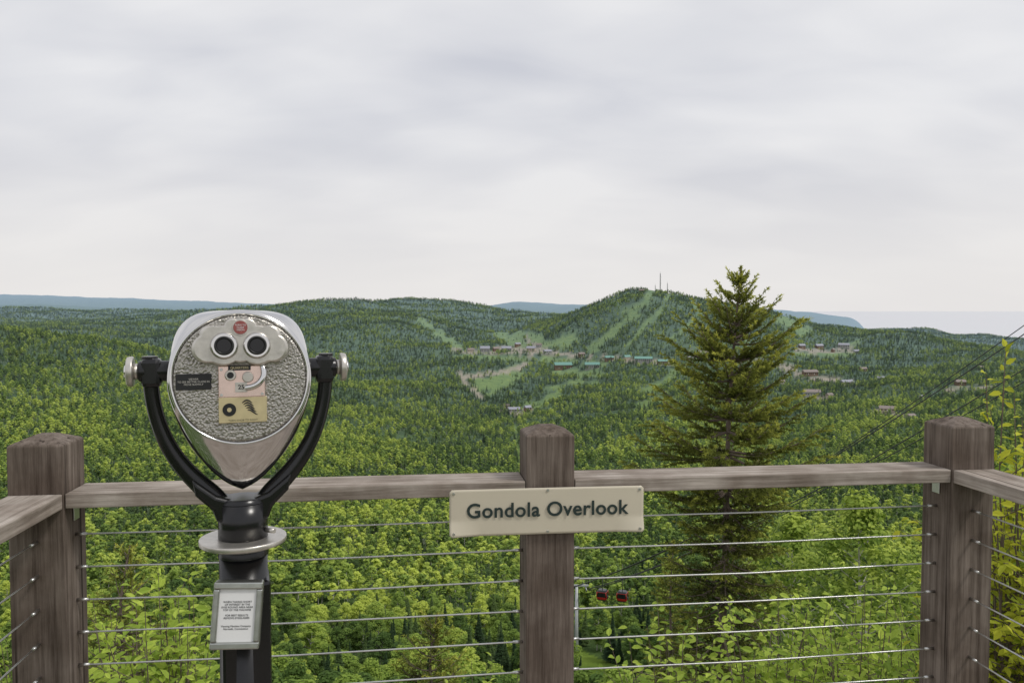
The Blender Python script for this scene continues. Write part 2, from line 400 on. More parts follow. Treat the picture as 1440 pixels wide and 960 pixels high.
def deciduous(name, seed, nleaf, ls, H=10, cr_=2.6, nl=14, mats=None, trunk_r=0.13, low=0.35, shell=.6, small=1.0):
    r = np.random.default_rng(seed)
    segs = [((0,0,-2),(0.1,0,H*0.45),trunk_r,trunk_r*.75),((0.1,0,H*0.45),(0,0.1,H*0.85),trunk_r*.75,trunk_r*.3)]
    cs = []; rs = []
    for k in range(nl):
        t = (k+.5)/nl; z = H*(low+(0.95-low)*t)
        prof = math.sin(math.pi*min(1, (t*0.85+0.18)))**0.7
        a = k*2.4+r.uniform(-.5, .5); rad = cr_*prof*r.uniform(.35, .95)*(1 if k < nl-1 else .1)
        cs.append((rad*math.cos(a), rad*math.sin(a), z)); rs.append(cr_*r.uniform(.24, .44)*small)
        segs.append(((0, 0, z-rad*.8), cs[-1], trunk_r*.35, trunk_r*.1))
    TV, TF = tubes(segs)
    cs = np.array(cs); rs = np.array(rs); idx = r.integers(0, nl, nleaf)
    d = unit(r.normal(size=(nleaf, 3))); d[:, 2] = np.where(r.random(nleaf) < .7, np.abs(d[:, 2]), d[:, 2])
    rr = shell+(1.08-shell)*r.random(nleaf)**.6
    rad = rs[idx]*rr
    C = cs[idx]+d*rad[:, None]*np.array([1, 1, .8])
    Nn = unit(d*0.8+np.array([0, 0, .7])+r.normal(size=(nleaf, 3))*.4)
    LV, LF = leaf_quads(C, Nn, ls*r.uniform(.6, 1.3, nleaf), r, 0.6)
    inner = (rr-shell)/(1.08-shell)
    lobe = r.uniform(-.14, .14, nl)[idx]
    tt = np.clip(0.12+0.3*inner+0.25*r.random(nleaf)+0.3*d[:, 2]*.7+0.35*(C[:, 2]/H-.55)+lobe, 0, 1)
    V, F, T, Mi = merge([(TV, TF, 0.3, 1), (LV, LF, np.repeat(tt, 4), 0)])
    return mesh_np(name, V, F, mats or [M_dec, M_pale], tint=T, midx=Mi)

def conifer_far(name, seed, n, H=11, R_=1.9, ls=.5):
    r = np.random.default_rng(seed)
    TV, TF = tubes([((0,0,-2),(0,0,H),.13,.02)])
    t = r.random(n)**.75; z = H*(0.12+.88*(1-t)); 
    lay = np.abs(((z*1.1) % 1.0)-.5)*2
    R0 = R_*t*(0.6+.4*lay)*r.uniform(.65, 1.12, n)
    a = r.uniform(0, 6.28, n)
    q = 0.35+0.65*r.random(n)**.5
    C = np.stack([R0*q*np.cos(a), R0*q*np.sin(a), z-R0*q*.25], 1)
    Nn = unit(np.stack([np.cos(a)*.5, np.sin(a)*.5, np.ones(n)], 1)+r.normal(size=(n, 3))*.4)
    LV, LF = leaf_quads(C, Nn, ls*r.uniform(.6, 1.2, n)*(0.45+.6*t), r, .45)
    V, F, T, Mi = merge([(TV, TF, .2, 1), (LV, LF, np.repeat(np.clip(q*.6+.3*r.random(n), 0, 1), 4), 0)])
    return mesh_np(name, V, F, [M_con, M_bark], tint=T, midx=Mi)

kinds = bpy.data.collections.new('tree_kinds')
protos = [
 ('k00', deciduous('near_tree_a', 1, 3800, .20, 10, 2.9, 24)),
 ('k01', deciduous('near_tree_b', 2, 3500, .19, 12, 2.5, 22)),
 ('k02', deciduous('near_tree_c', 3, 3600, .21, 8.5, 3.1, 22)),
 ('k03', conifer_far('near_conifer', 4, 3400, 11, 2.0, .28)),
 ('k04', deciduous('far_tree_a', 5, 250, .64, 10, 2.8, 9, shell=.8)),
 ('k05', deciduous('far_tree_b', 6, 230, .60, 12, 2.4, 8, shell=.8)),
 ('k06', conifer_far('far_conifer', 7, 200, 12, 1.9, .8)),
]
for nm, me in protos:
    kinds.objects.link(bpy.data.objects.new(nm, me))

def scatter(d0, d1, area, smin, smax, near):
    w0, w1 = (-200-720)/FX, (1640-720)/FX
    n = int(0.5*(w1-w0)*(d1*d1-d0*d0)/area)
    D = np.sqrt(rng.uniform(d0*d0, d1*d1, n)); tx = rng.uniform(w0, w1, n); X = D*tx
    Z = lookup(Zg, X, D)
    g, d = cover(X, D, Z); mxc = np.maximum(g, d)
    keep = (mxc < .35) | ((rng.random(n) < .05) & (D > 600))
    cn = np.sin(X*.011+1.3)*np.sin(D*.008+.4)+.6*np.sin(X*.031-D*.02)+.4*np.sin(X*.07+D*.05)
    pc = np.interp(D, [0, 400, 900, 1300, 1800, 5000], [.10, .16, .27, .42, .56, .62])
    left = np.clip((-tx-.02)/.35, 0, 1)
    p = np.clip(pc*(1-.72*left*(D < 1620))+cn*.24, .04, .9)
    con = rng.random(n) < p
    if near: kd = np.where(con, 3, rng.integers(0, 3, n))
    else: kd = np.where(con, 6, rng.integers(4, 6, n))
    s = rng.uniform(smin, smax, n)
    return X[keep], D[keep], Z[keep], kd[keep], s[keep]
S = [scatter(46, 260, 24, .45, 1.05, True), scatter(260, 900, 30, .45, 1.2, False),
     scatter(900, 1800, 50, .55, 1.25, False), scatter(1800, 3300, 82, .65, 1.3, False), scatter(3300, 5600, 210, .9, 1.5, False)]
X = np.concatenate([s[0] for s in S]); Y = np.concatenate([s[1] for s in S]); Z = np.concatenate([s[2] for s in S])
K = np.concatenate([s[3] for s in S]); SC = np.concatenate([s[4] for s in S])
print('TREES', len(X))
me = bpy.data.meshes.new('forest'); me.vertices.add(len(X))
me.vertices.foreach_set('co', np.stack([X, Y, Z-.2], 1).astype(np.float32).ravel())
a = me.attributes.new('kind', 'INT', 'POINT'); a.data.foreach_set('value', K.astype(np.int32))
a = me.attributes.new('scl', 'FLOAT_VECTOR', 'POINT')
wd = SC*rng.uniform(.85, 1.3, len(SC)); a.data.foreach_set('vector', np.stack([wd, wd, SC], 1).astype(np.float32).ravel())
a = me.attributes.new('rot', 'FLOAT_VECTOR', 'POINT')
a.data.foreach_set('vector', np.stack([rng.normal(size=len(X))*.05, rng.normal(size=len(X))*.05, rng.uniform(0, 6.28, len(X))], 1).astype(np.float32).ravel())
fo = bpy.data.objects.new('forest', me); link(fo)
ng = bpy.data.node_groups.new('forest_nodes', 'GeometryNodeTree')
ng.interface.new_socket('Geometry', in_out='INPUT', socket_type='NodeSocketGeometry')
ng.interface.new_socket('Geometry', in_out='OUTPUT', socket_type='NodeSocketGeometry')
gi = ng.nodes.new('NodeGroupInput'); go = ng.nodes.new('NodeGroupOutput')
ip = ng.nodes.new('GeometryNodeInstanceOnPoints'); ci = ng.nodes.new('GeometryNodeCollectionInfo')
ci.inputs['Collection'].default_value = kinds; ci.inputs['Separate Children'].default_value = True; ci.inputs['Reset Children'].default_value = True
ip.inputs['Pick Instance'].default_value = True
def na(name, ty):
    n = ng.nodes.new('GeometryNodeInputNamedAttribute'); n.data_type = ty; n.inputs['Name'].default_value = name
    return n.outputs['Attribute']
ng.links.new(gi.outputs[0], ip.inputs['Points']); ng.links.new(ci.outputs[0], ip.inputs['Instance'])
ng.links.new(na('kind', 'INT'), ip.inputs['Instance Index'])
e2r = ng.nodes.new('FunctionNodeEulerToRotation'); ng.links.new(na('rot', 'FLOAT_VECTOR'), e2r.inputs[0])
ng.links.new(e2r.outputs[0], ip.inputs['Rotation']); ng.links.new(na('scl', 'FLOAT_VECTOR'), ip.inputs['Scale'])
ng.links.new(ip.outputs[0], go.inputs[0])
md = fo.modifiers.new('instances', 'NODES'); md.node_group = ng

# ------------------------------------------------------------------ spruce builder
def spruce(name, base, H, lean, prof, nbr, seed, nsub=11, nned=34, nl=.055, tilt0=0.5, tilt1=-0.35, mat=None, r0=.085, irr=(.5, 1.12), dlow=.55):
    r = np.random.default_rng(seed); segs = []; P = []; Dv = []; TT = []
    bx = np.array([0., 0, 0]); top = np.array([lean[0], lean[1], H])
    pt = lambda t: bx+(top-bx)*t+np.array([.05*math.sin(t*7), .05*math.cos(t*5), 0])
    for k in range(14): segs.append((pt(k/14), pt((k+1)/14), r0*(1-k/14)+.008, r0*(1-(k+1)/14)+.008))
    hs = np.sort(r.random(nbr)**1.12)
    az = 0
    for i in range(nbr):
        q = 1-hs[i]*0.93
        q = round(q*24)/24*.6+q*.4
        if q < .06 or q > .985: continue
        az += 2.4+r.normal()*.5
        Lb = float(np.interp(q, prof[0], prof[1]))*r.uniform(*irr)
        if Lb < .08: continue
        el = np.interp(q, [0, .5, .85, 1], [tilt1, -.08, tilt0, 1.0])+r.normal()*.12
        d = np.array([math.cos(az)*math.cos(el), math.sin(az)*math.cos(el), math.sin(el)])
        p0 = pt(q); sag = -.16*Lb; ns = 4
        pts = [p0+d*Lb*s/ns+np.array([0, 0, sag*math.sin(math.pi*s/ns)*.6+(Lb*.16*(s/ns)**2)]) for s in range(ns+1)]
        for s in range(ns): segs.append((pts[s], pts[s+1], .018*(1-s/ns)*min(1.3, Lb)+.004, .018*(1-(s+1)/ns)*min(1.3, Lb)+.003))
        pts = np.array(pts); nb = max(4, int(nsub*Lb/1.0+3))
        dens = np.interp(q, [.3, .5], [dlow, 1])
        bt = r.normal()*.09
        for j in range(nb):
            f = .18+.82*(j+r.random())/nb; x = min(f*ns, ns-.001); i0 = int(x); pb = pts[i0]+(pts[i0+1]-pts[i0])*(x-i0)
            side = 1 if j % 2 else -1
            hd = np.array([-d[1], d[0], 0]); hd /= (np.linalg.norm(hd)+1e-6)
            bd = d*.8+hd*side*r.uniform(.35, .95)+np.array([0, 0, r.normal()*.2+.06]); bd /= np.linalg.norm(bd)
            lb = (0.10+.27*Lb*(1-f*.65))*r.uniform(.6, 1.15)
            if j == nb-1: bd = d; lb *= .7; pb = pts[-1]
            m = max(6, int(nned*lb/.3*dens)); t = r.random(m)
            P.append(pb+bd*lb*t[:, None])
            nd = unit(bd*.8+r.normal(size=(m, 3))*.7); Dv.append(nd)
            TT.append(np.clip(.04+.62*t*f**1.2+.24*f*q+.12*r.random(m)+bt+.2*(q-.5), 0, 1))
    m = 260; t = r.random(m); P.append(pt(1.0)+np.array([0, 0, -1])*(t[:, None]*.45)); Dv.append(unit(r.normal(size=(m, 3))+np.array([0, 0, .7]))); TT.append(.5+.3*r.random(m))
    P = np.concatenate(P); Dv = np.concatenate(Dv); TT = np.concatenate(TT); n = len(P)
    a = unit(np.cross(Dv, r.normal(size=(n, 3)))); ln = (nl*r.uniform(.7, 1.3, n))[:, None]; wdt = nl*.14
    V = np.stack([P-a*wdt, P+Dv*ln*.5-a*wdt*1.2, P+Dv*ln, P+a*wdt], 1).reshape(-1, 3)
    F = np.arange(4*n).reshape(n, 4)
    TV, TF = tubes(segs)
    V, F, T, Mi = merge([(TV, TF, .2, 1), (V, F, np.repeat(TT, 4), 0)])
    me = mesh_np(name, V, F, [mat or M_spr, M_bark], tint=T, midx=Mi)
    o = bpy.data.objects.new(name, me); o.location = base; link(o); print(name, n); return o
def at(u, D): return D*(u-720)/FX
def zat(v, D): return CAMZ-(v-HV)/FX*D
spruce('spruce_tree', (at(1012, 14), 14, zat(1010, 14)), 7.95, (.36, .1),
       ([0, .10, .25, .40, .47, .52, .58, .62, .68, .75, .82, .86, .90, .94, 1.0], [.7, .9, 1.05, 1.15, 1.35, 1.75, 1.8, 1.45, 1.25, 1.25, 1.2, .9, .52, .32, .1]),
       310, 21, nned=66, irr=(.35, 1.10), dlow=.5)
spruce('young_spruce_tree', (at(168, 8.5), 8.5, zat(1060, 8.5)), 2.2, (.03, 0),
       ([0, .3, .7, 1], [.8, .75, .35, .06]), 90, 22, nl=.04, r0=.03, nned=40)
spruce('young_spruce_tree', (at(607, 10), 10, zat(1110, 10)), 2.15, (.02, 0),
       ([0, .3, .7, 1], [.9, .8, .4, .06]), 90, 23, nl=.045, r0=.03, nned=40)
spruce('spruce_tree', (at(945, 30), 30, zat(1010, 30)), 6.6, (.1, 0),
       ([0, .3, .7, 1], [1.5, 1.2, .6, .08]), 120, 24, nl=.09, r0=.07, nned=26)

# ------------------------------------------------------------------ shrubs with real leaves
def shrub(name, base, H, spread, nst, nlf, ls, seed, mat=M_leaf, leafstart=.35, lightb=0.0):
    r = np.random.default_rng(seed); segs = []; C = []; NN = []; A = []; T = []; S_ = []
    for k in range(nst):
        a = r.uniform(0, 6.28); sp = spread*r.random()**.6; h = H*r.uniform(.6, 1.0)*(1-.25*(sp/spread)**2)
        tip = np.array([sp*math.cos(a), sp*math.sin(a), h]); b0 = np.array([tip[0]*.25, tip[1]*.25, 0])
        n = 7; ps = [b0+(tip-b0)*np.array([(s/n)**1.4, (s/n)**1.4, (s/n)])+r.normal(size=3)*.02*H*.3 for s in range(n+1)]
        for s in range(n): segs.append((ps[s], ps[s+1], .009*(1-s/n)+.003, .009*(1-(s+1)/n)+.0025))
        ps = np.array(ps)
        ntw = 7; st = r.normal()*.1
        for j in range(ntw):
            f = leafstart+(1-leafstart)*(j+.6)/ntw; x = f*n; i0 = min(int(x), n-1); p = ps[i0]+(ps[i0+1]-ps[i0])*(x-i0)
            ta = r.uniform(0, 6.28); tl = H*.11*r.uniform(.6, 1.5)
            td = np.array([math.cos(ta), math.sin(ta), r.uniform(.1, .9)]); td /= np.linalg.norm(td)
            if j == ntw-1: td = unit((ps[-1]-ps[-2])[None])[0]
            segs.append((p, p+td*tl, .004, .0015))
            m = max(3, nlf//ntw)
            for q in range(m):
                g = (q+1)/m; pp = p+td*tl*g
                sd_ = np.cross(td, [0, 0, 1]); sd_ /= (np.linalg.norm(sd_)+1e-6); sgn = 1 if q % 2 else -1
                ax = td*.5+sd_*sgn*.9+np.array([0, 0, -.25])+r.normal(size=3)*.4; ax /= np.linalg.norm(ax)
                l = ls*r.uniform(.5, 1.25)
                nn = np.array([0, -.25, 1.])+r.normal(size=3)*.5
                C.append(pp+ax*l*.6); A.append(ax); NN.append(nn); S_.append(l)
                T.append(np.clip(.15+.4*f+.5*r.random()-.15+lightb+st, 0, 1))
    C = np.array(C); A = np.array(A); NN = unit(np.array(NN)); S_ = np.array(S_)[:, None]; T = np.array(T)
    B = unit(np.cross(NN, A)); NN = np.cross(A, B); s = S_*.5
    base_ = C-A*s; tip = C+A*s*1.15-NN*s*.2; fold = NN*s*.16
    l1 = C-A*s*.45+B*s*.5+fold; l2 = C+A*s*.3+B*s*.48+fold; r1 = C-A*s*.45-B*s*.5+fold; r2 = C+A*s*.3-B*s*.48+fold
    n = len(C); LV = np.stack([base_, l1, l2, tip, r2, r1], 1).reshape(-1, 3); o = np.arange(n)*6
    LF = np.concatenate([np.stack([o, o+3, o+2, o+1], 1), np.stack([o, o+5, o+4, o+3], 1)])
    TV, TF = tubes(segs)
    V, F, TT, Mi = merge([(TV, TF, .2, 1), (LV, LF, np.repeat(T, 6), 0)])
    me = mesh_np(name, V, F, [mat, M_bark], tint=TT, midx=Mi)
    ob = bpy.data.objects.new(name, me); ob.location = base; link(ob); return ob
def shr(u, D, vtop, spread, nst, nlf, ls, seed, **kw):
    x = at(u, D); g = gz(x, D); return shrub('leafy_shrub', (x, D, g), zat(vtop, D)-g, spread, nst, nlf, ls, seed, **kw)
shr(235, 5.6, 812, .55, 42, 56, .08, 31, leafstart=.5, lightb=.05)
shr(165, 6.4, 850, .5, 30, 48, .08, 32, leafstart=.55)
shr(300, 6.8, 885, .5, 24, 46, .08, 33, leafstart=.55)
shr(960, 6.6, 872, .6, 26, 46, .08, 34, leafstart=.55)
shr(1100, 6.2, 860, .8, 50, 56, .08, 35, leafstart=.55, lightb=.05)
shr(1225, 6.0, 850, .6, 42, 54, .08, 36, leafstart=.55)
shr(1180, 9.0, 835, 1.1, 50, 50, .08, 37, leafstart=.5, lightb=.05)
shr(1462, 4.2, 515, .44, 60, 77, .06, 38, leafstart=.4, mat=M_yel, lightb=.05)
shr(1440, 5.0, 660, .6, 56, 63, .07, 39, leafstart=.3)
shr(1520, 4.6, 550, .5, 50, 63, .07, 44, leafstart=.3, lightb=.05)
shr(1350, 8.0, 800, .8, 34, 50, .08, 40, leafstart=.4)
shr(30, 6.0, 870, .6, 32, 46, .08, 41, leafstart=.5)
shr(680, 9.0, 925, .8, 20, 40, .08, 42, leafstart=.5)
shr(1290, 5.4, 885, .5, 34, 50, .08, 43, leafstart=.55)
def tree(u, D, vtop, cr_, n, ls, seed, mats):
    x = at(u, D); g = gz(x, D); H = zat(vtop, D)-g
    me = deciduous('birch_tree', seed, n, ls, H*1.02, cr_, 60, mats=mats, trunk_r=.06, low=.2, shell=.3, small=.62)
    o = bpy.data.objects.new('birch_tree', me); o.location = (x, D, g); link(o)
tree(1215, 21, 690, 2.4, 10500, .07, 51, [M_birch, M_pale])
tree(1120, 26, 720, 2.4, 8500, .08, 52, [M_birch, M_pale])
tree(1370, 24, 690, 2.6, 10000, .075, 53, [M_birch, M_pale])
tree(1480, 17, 640, 2.2, 12000, .07, 54, [M_yel, M_pale])

# ------------------------------------------------------------------ wood
def wood(name, c0, c1, axis):
    m, nt, b = new_mat(name)
    tc = nt.nodes.new('ShaderNodeTexCoord'); mp = nt.nodes.new('ShaderNodeMapping')
    s = [38, 38, 38]; s[axis] = 1.6; mp.inputs['Scale'].default_value = s
    oi = nt.nodes.new('ShaderNodeObjectInfo'); ad = nt.nodes.new('ShaderNodeVectorMath'); ad.operation = 'ADD'
    nt.links.new(tc.outputs['Object'], ad.inputs[0]); nt.links.new(oi.outputs['Random'], ad.inputs[1])
    nt.links.new(ad.outputs[0], mp.inputs[0])
    nz = nt.nodes.new('ShaderNodeTexNoise'); nz.inputs['Scale'].default_value = 1.5; nz.inputs['Detail'].default_value = 9; nz.inputs['Roughness'].default_value = .72
    nt.links.new(mp.outputs[0], nz.inputs['Vector'])
    nb = nt.nodes.new('ShaderNodeTexNoise'); nb.inputs['Scale'].default_value = 7; nb.inputs['Detail'].default_value = 6
    nt.links.new(ad.outputs[0], nb.inputs['Vector'])
    cr = nt.nodes.new('ShaderNodeValToRGB'); cr.color_ramp.elements[0].position = .34; cr.color_ramp.elements[1].position = .66
    cr.color_ramp.elements[0].color = c0; cr.color_ramp.elements[1].color = c1
    nt.links.new(nz.outputs['Fac'], cr.inputs[0])
    mx = nt.nodes.new('ShaderNodeMix'); mx.data_type = 'RGBA'; mx.blend_type = 'MULTIPLY'; mx.inputs[0].default_value = .9
    c2 = nt.nodes.new('ShaderNodeValToRGB'); c2.color_ramp.elements[0].position = .36; c2.color_ramp.elements[0].color = (.58, .54, .51, 1)
    c2.color_ramp.elements[1].position = .62; c2.color_ramp.elements[1].color = (1, 1, 1, 1)
    nt.links.new(nb.outputs['Fac'], c2.inputs[0]); nt.links.new(cr.outputs[0], mx.inputs[6]); nt.links.new(c2.outputs[0], mx.inputs[7])
    s2 = [60, 60, 60]; s2[axis] = .9
    mp2 = nt.nodes.new('ShaderNodeMapping'); mp2.inputs['Scale'].default_value = s2; nt.links.new(ad.outputs[0], mp2.inputs[0])
    n3 = nt.nodes.new('ShaderNodeTexNoise'); n3.inputs['Scale'].default_value = .8; n3.inputs['Detail'].default_value = 3; nt.links.new(mp2.outputs[0], n3.inputs['Vector'])
    c3 = nt.nodes.new('ShaderNodeValToRGB'); c3.color_ramp.elements[0].position = .31; c3.color_ramp.elements[0].color = (.3, .27, .25, 1)
    c3.color_ramp.elements[1].position = .37; c3.color_ramp.elements[1].color = (1, 1, 1, 1); nt.links.new(n3.outputs['Fac'], c3.inputs[0])
    m3 = nt.nodes.new('ShaderNodeMix'); m3.data_type = 'RGBA'; m3.blend_type = 'MULTIPLY'; m3.inputs[0].default_value = 1
    nt.links.new(mx.outputs[2], m3.inputs[6]); nt.links.new(c3.outputs[0], m3.inputs[7])
    nt.links.new(m3.outputs[2], b.inputs['Base Color']); b.inputs['Roughness'].default_value = .85
    b.inputs['Specular IOR Level'].default_value = .25
    bp = nt.nodes.new('ShaderNodeBump'); bp.inputs['Strength'].default_value = .7; bp.inputs['Distance'].default_value = .003
    nt.links.new(nz.outputs['Fac'], bp.inputs['Height']); nt.links.new(bp.outputs['Normal'], b.inputs['Normal'])
    return m
W_post = wood('weathered_post_wood', (0.085, 0.064, 0.050, 1), (0.26, 0.215, 0.18, 1), 2)
W_rail = wood('weathered_rail_wood', (0.22, 0.185, 0.15, 1), (0.56, 0.50, 0.44, 1), 0)
M_steel = simple_mat('stainless_cable', (0.62, 0.62, 0.60, 1), .35, 1.0, var=.2, bscale=300)

rail = empty('wooden_railing', (-1.1925, 2.1, 0), (0, 0, math.atan2(.32, 2.54)))
PW = .14; ZR = CAMZ-.49; Ls = 2.56
def post(name, x0, y0, top_drop=.362):
    zt = CAMZ-top_drop; h = PW/2; z0 = -.4
    V = []
    for z, k in ((z0, h), (zt, h), (zt+.004, h-.004), (zt+.024, .020)):
        V += [(-k,-k,z),(k,-k,z),(k,k,z),(-k,k,z)]
    F = [(0,3,2,1)]
    for l in range(3):
        b0 = l*4
        for i in range(4):
            j = (i+1) % 4; F.append((b0+i, b0+j, b0+4+j, b0+4+i))
    F.append((12,13,14,15))
    return poly_obj(name, V, F, W_post, rail, bevel=.003, loc=(x0+h, y0+h, 0))
post('post_1', -PW, 0); post('post_2', 1.243, 0); post('post_3', Ls, 0)
def board(name, xa, xb, y0, y1, zt=ZR, th=.04):
    return box(name, ((xa+xb)/2, (y0+y1)/2, zt-th/2), (xb-xa, y1-y0, th), W_rail, rail, bevel=.003)
board('rail_1', .002, 1.241, .002, PW-.002); board('rail_2', 1.243+PW+.002, Ls-.002, .002, PW-.002)
for nm, xc in (('side_rail_1', -PW/2), ('side_rail_2', Ls+PW/2)):
    box(nm, (xc, -1.252, ZR-.02), (2.5, PW-.004, .04), W_rail, rail, rot=(0, 0, math.pi/2), bevel=.003)
post('post_4', -PW, -2.64); post('post_5', Ls, -2.64)
for i in range(10):
    z = CAMZ-.617-.0915*i
    if z < .08: break
    sgz = .003+.002*((i*7) % 3)
    curve(f'cable_{i}', [(-.02, PW/2, z), (.6, PW/2, z-sgz), (1.25, PW/2, z), (1.95, PW/2, z-sgz), (Ls+.02, PW/2, z)], .0024, M_steel, rail, res=3)
    for k, xs in enumerate((-PW/2, Ls+PW/2)):
        curve(f'side_cable_{k}_{i}', [(xs, .01, z), (xs, -1.3, z-.004), (xs, -2.52, z)], .0024, M_steel, rail, res=3)
        cyl(f'side_fitting_{k}_{i}', (xs, -.001, z), (xs, -.035, z), .005, .004, M_steel, rail, 12)
    for k, (xs, sg) in enumerate(((0, 1), (1.243, -1), (1.243+PW, 1), (Ls, -1))):
        cyl(f'fitting_{k}_{i}', (xs+sg*.0005, PW/2, z), (xs+sg*.03, PW/2, z), .005, .004, M_steel, rail, 12)
for xs, sg in ((0, 1), (Ls, -1), (1.243, -1), (1.243+PW, 1)):
    box('bracket', (xs+sg*.003, PW/2, ZR-.066), (.003, .035, .040), M_steel, rail, bevel=.001)
    box('bracket_top', (xs+sg*.022, PW/2, ZR-.0425), (.038, .035, .003), M_steel, rail, bevel=.001)
deck = empty('wooden_deck', (-1.1925, 2.1, 0), (0, 0, math.atan2(.32, 2.54)))
for i in range(22):
    box(f'plank_{i}', (Ls/2, .06-i*.145, -.02), (Ls+.3, .139, .038), W_rail, deck, bevel=.003)
for i in range(4):
    box(f'joist_{i}', (.1+i*.78, -1.4, -.16), (.05, 3.1, .235), W_post, deck)

# ------------------------------------------------------------------ sign
M_cream = simple_mat('sign_cream', (0.62, 0.565, 0.44, 1), .4, var=.08, bscale=6)
M_ink = simple_mat('sign_ink', (0.018, 0.035, 0.032, 1), .5)
sg = empty('overlook_sign')
sg.matrix_world = Matrix.Translation((-1.1925, 2.1, 0)) @ Matrix.Rotation(math.atan2(.32, 2.54), 4, 'Z') @ Matrix.Translation((1.303, -.010, CAMZ-.573)) @ Matrix.Rotation(math.radians(.2), 4, 'Y')
V = []; F = []
hw, hh = .28, .066
def bow(x, z):
    b_ = -.003*(x/hw)**2
    # lower corners curl forward a little
    c_ = max(0, abs(x)/hw-.70)/.30; d_ = max(0, -.35-z/hh)/.65
    return b_ - .014*(c_*d_)
nx, nzv = 80, 20
for j in range(nzv+1):
    for i in range(nx+1):
        x = -hw+2*hw*i/nx; z = -hh+2*hh*j/nzv
        if i in (0, nx) and j in (0, nzv): x *= .988; z *= .95
        V.append((x, bow(x, z), z))
for j in range(nzv):
    for i in range(nx):
        a0 = j*(nx+1)+i; F.append((a0, a0+1, a0+nx+2, a0+nx+1))
pl = poly_obj('plate', V, F, M_cream, sg, smooth=True)
sm = pl.modifiers.new('s', 'SOLIDIFY'); sm.thickness = .003; sm.offset = 1
tx = text('lettering', 'Gondola Overlook', .0575, M_ink, sg, (0, -.0068, .004), (math.pi/2, 0, 0), .0006, .0010)
tx.data.space_character = 1.05
for x, z in ((-.268, .056), (.268, .056), (-.268, -.056), (.268, -.056), (0, -.059), (0, .059)):
    yb = bow(x, z)
    cyl('screw', (x, yb-.0055, z), (x, yb, z), .004, .0045, M_steel, sg, 14)

# ------------------------------------------------------------------ tower viewer
M_chrome = simple_mat('polished_chrome', (0.70, 0.69, 0.68, 1), .12, 1.0, var=.06, bscale=8)
M_black = simple_mat('black_paint', (0.008, 0.008, 0.009, 1), .25, 0, var=.2, bscale=30)
M_dark = simple_mat('black_rubber', (0.01, 0.01, 0.01, 1), .4)
M_lens = simple_mat('lens_glass', (0.004, 0.004, 0.006, 1), .04)
M_brass = simple_mat('brass_plate', (0.66, 0.56, 0.33, 1), .35, .7, var=.2, bscale=50)
M_cop = simple_mat('worn_steel_plate', (0.80, 0.62, 0.55, 1), .25, .9, var=.15, bscale=40)
M_red = simple_mat('red_emblem', (0.30, 0.08, 0.07, 1), .35, 0, var=.3, bscale=200)
M_white = simple_mat('paper', (0.75, 0.75, 0.74, 1), .5)
M_galv = simple_mat('worn_cast_metal', (0.60, 0.57, 0.52, 1), .38, .85, bump=.3, var=.3, bscale=60)
m, nt, b = new_mat('hammered_cast_silver'); M_ham = m
b.inputs['Metallic'].default_value = .88; b.inputs['Roughness'].default_value = .34
tc = nt.nodes.new('ShaderNodeTexCoord'); vo = nt.nodes.new('ShaderNodeTexVoronoi'); vo.inputs['Scale'].default_value = 250; vo.feature = 'SMOOTH_F1'
nt.links.new(tc.outputs['Object'], vo.inputs['Vector'])
bp = nt.nodes.new('ShaderNodeBump'); bp.inputs['Strength'].default_value = .9; bp.inputs['Distance'].default_value = .0022; bp.invert = True
nt.links.new(vo.outputs['Distance'], bp.inputs['Height']); nt.links.new(bp.outputs['Normal'], b.inputs['Normal'])
crh = nt.nodes.new('ShaderNodeValToRGB'); crh.color_ramp.elements[0].color = (.62, .59, .54, 1); crh.color_ramp.elements[1].color = (.25, .235, .21, 1)
crh.color_ramp.elements[1].position = .8
nt.links.new(vo.outputs['Distance'], crh.inputs[0]); nt.links.new(crh.outputs[0], b.inputs['Base Color'])

k = .00143; VD = 1.60
yaw = math.atan((720-338)/FX)
vw = empty('tower_viewer', (at(338, VD), VD, zat(532, VD)), (0, 0, yaw))
hd = bpy.data.objects.new('head', None); link(hd, vw); hd.rotation_euler = (math.radians(-3), 0, 0); hd.empty_display_size = .05
half = [(0,97),(30,98),(60,95),(80,82),(91,58),(96,30),(98,0),(95,-32),(86,-64),(71,-96),(51,-124),(29,-148),(12,-160),(0,-163)]
def resample(pts, n):
    P = np.array(pts, float); s = np.concatenate([[0], np.cumsum(np.linalg.norm(np.diff(P, axis=0), axis=1))]); t = np.linspace(0, s[-1], n)
    return np.stack([np.interp(t, s, P[:, 0]), np.interp(t, s, P[:, 1])], 1)
nh = 49; tear = resample(half, nh)
for _ in range(6): tear[1:-1] = .25*tear[:-2]+.5*tear[1:-1]+.25*tear[2:]
th = np.linspace(0, math.pi, nh); circ = np.stack([np.sin(th), np.cos(th)], 1)
def ring(c, mixf, sc=1.0, cz=0.0):
    h = circ*c*(1-mixf)+tear*mixf; h = h*sc; h[:, 1] += cz
    return np.concatenate([h, (h*np.array([-1, 1]))[1:-1][::-1]])
secs = [(0.0, ring(93, 0)), (.003, ring(96, 0.0)), (.006, ring(97, .10)), (.014, ring(97, .38)), (.028, ring(97, .75)), (.045, ring(97, .95)), (.065, ring(97, 1)),
        (.12, ring(97, 1, 1.0)), (.18, ring(97, 1, .91, -6)), (.23, ring(97, 1, .77, -14)), (.26, ring(97, 1, .58, -18))]
nr_ = len(secs[0][1]); V = []; F = []
for y, r_ in secs:
    for p in r_: V.append((p[0]*k, y, p[1]*k))
for s in range(len(secs)-1):
    for i in range(nr_):
        j = (i+1) % nr_; F.append((s*nr_+i, s*nr_+j, (s+1)*nr_+j, (s+1)*nr_+i))
F.append(tuple(range(nr_-1, -1, -1))); F.append(tuple((len(secs)-1)*nr_+i for i in range(nr_)))
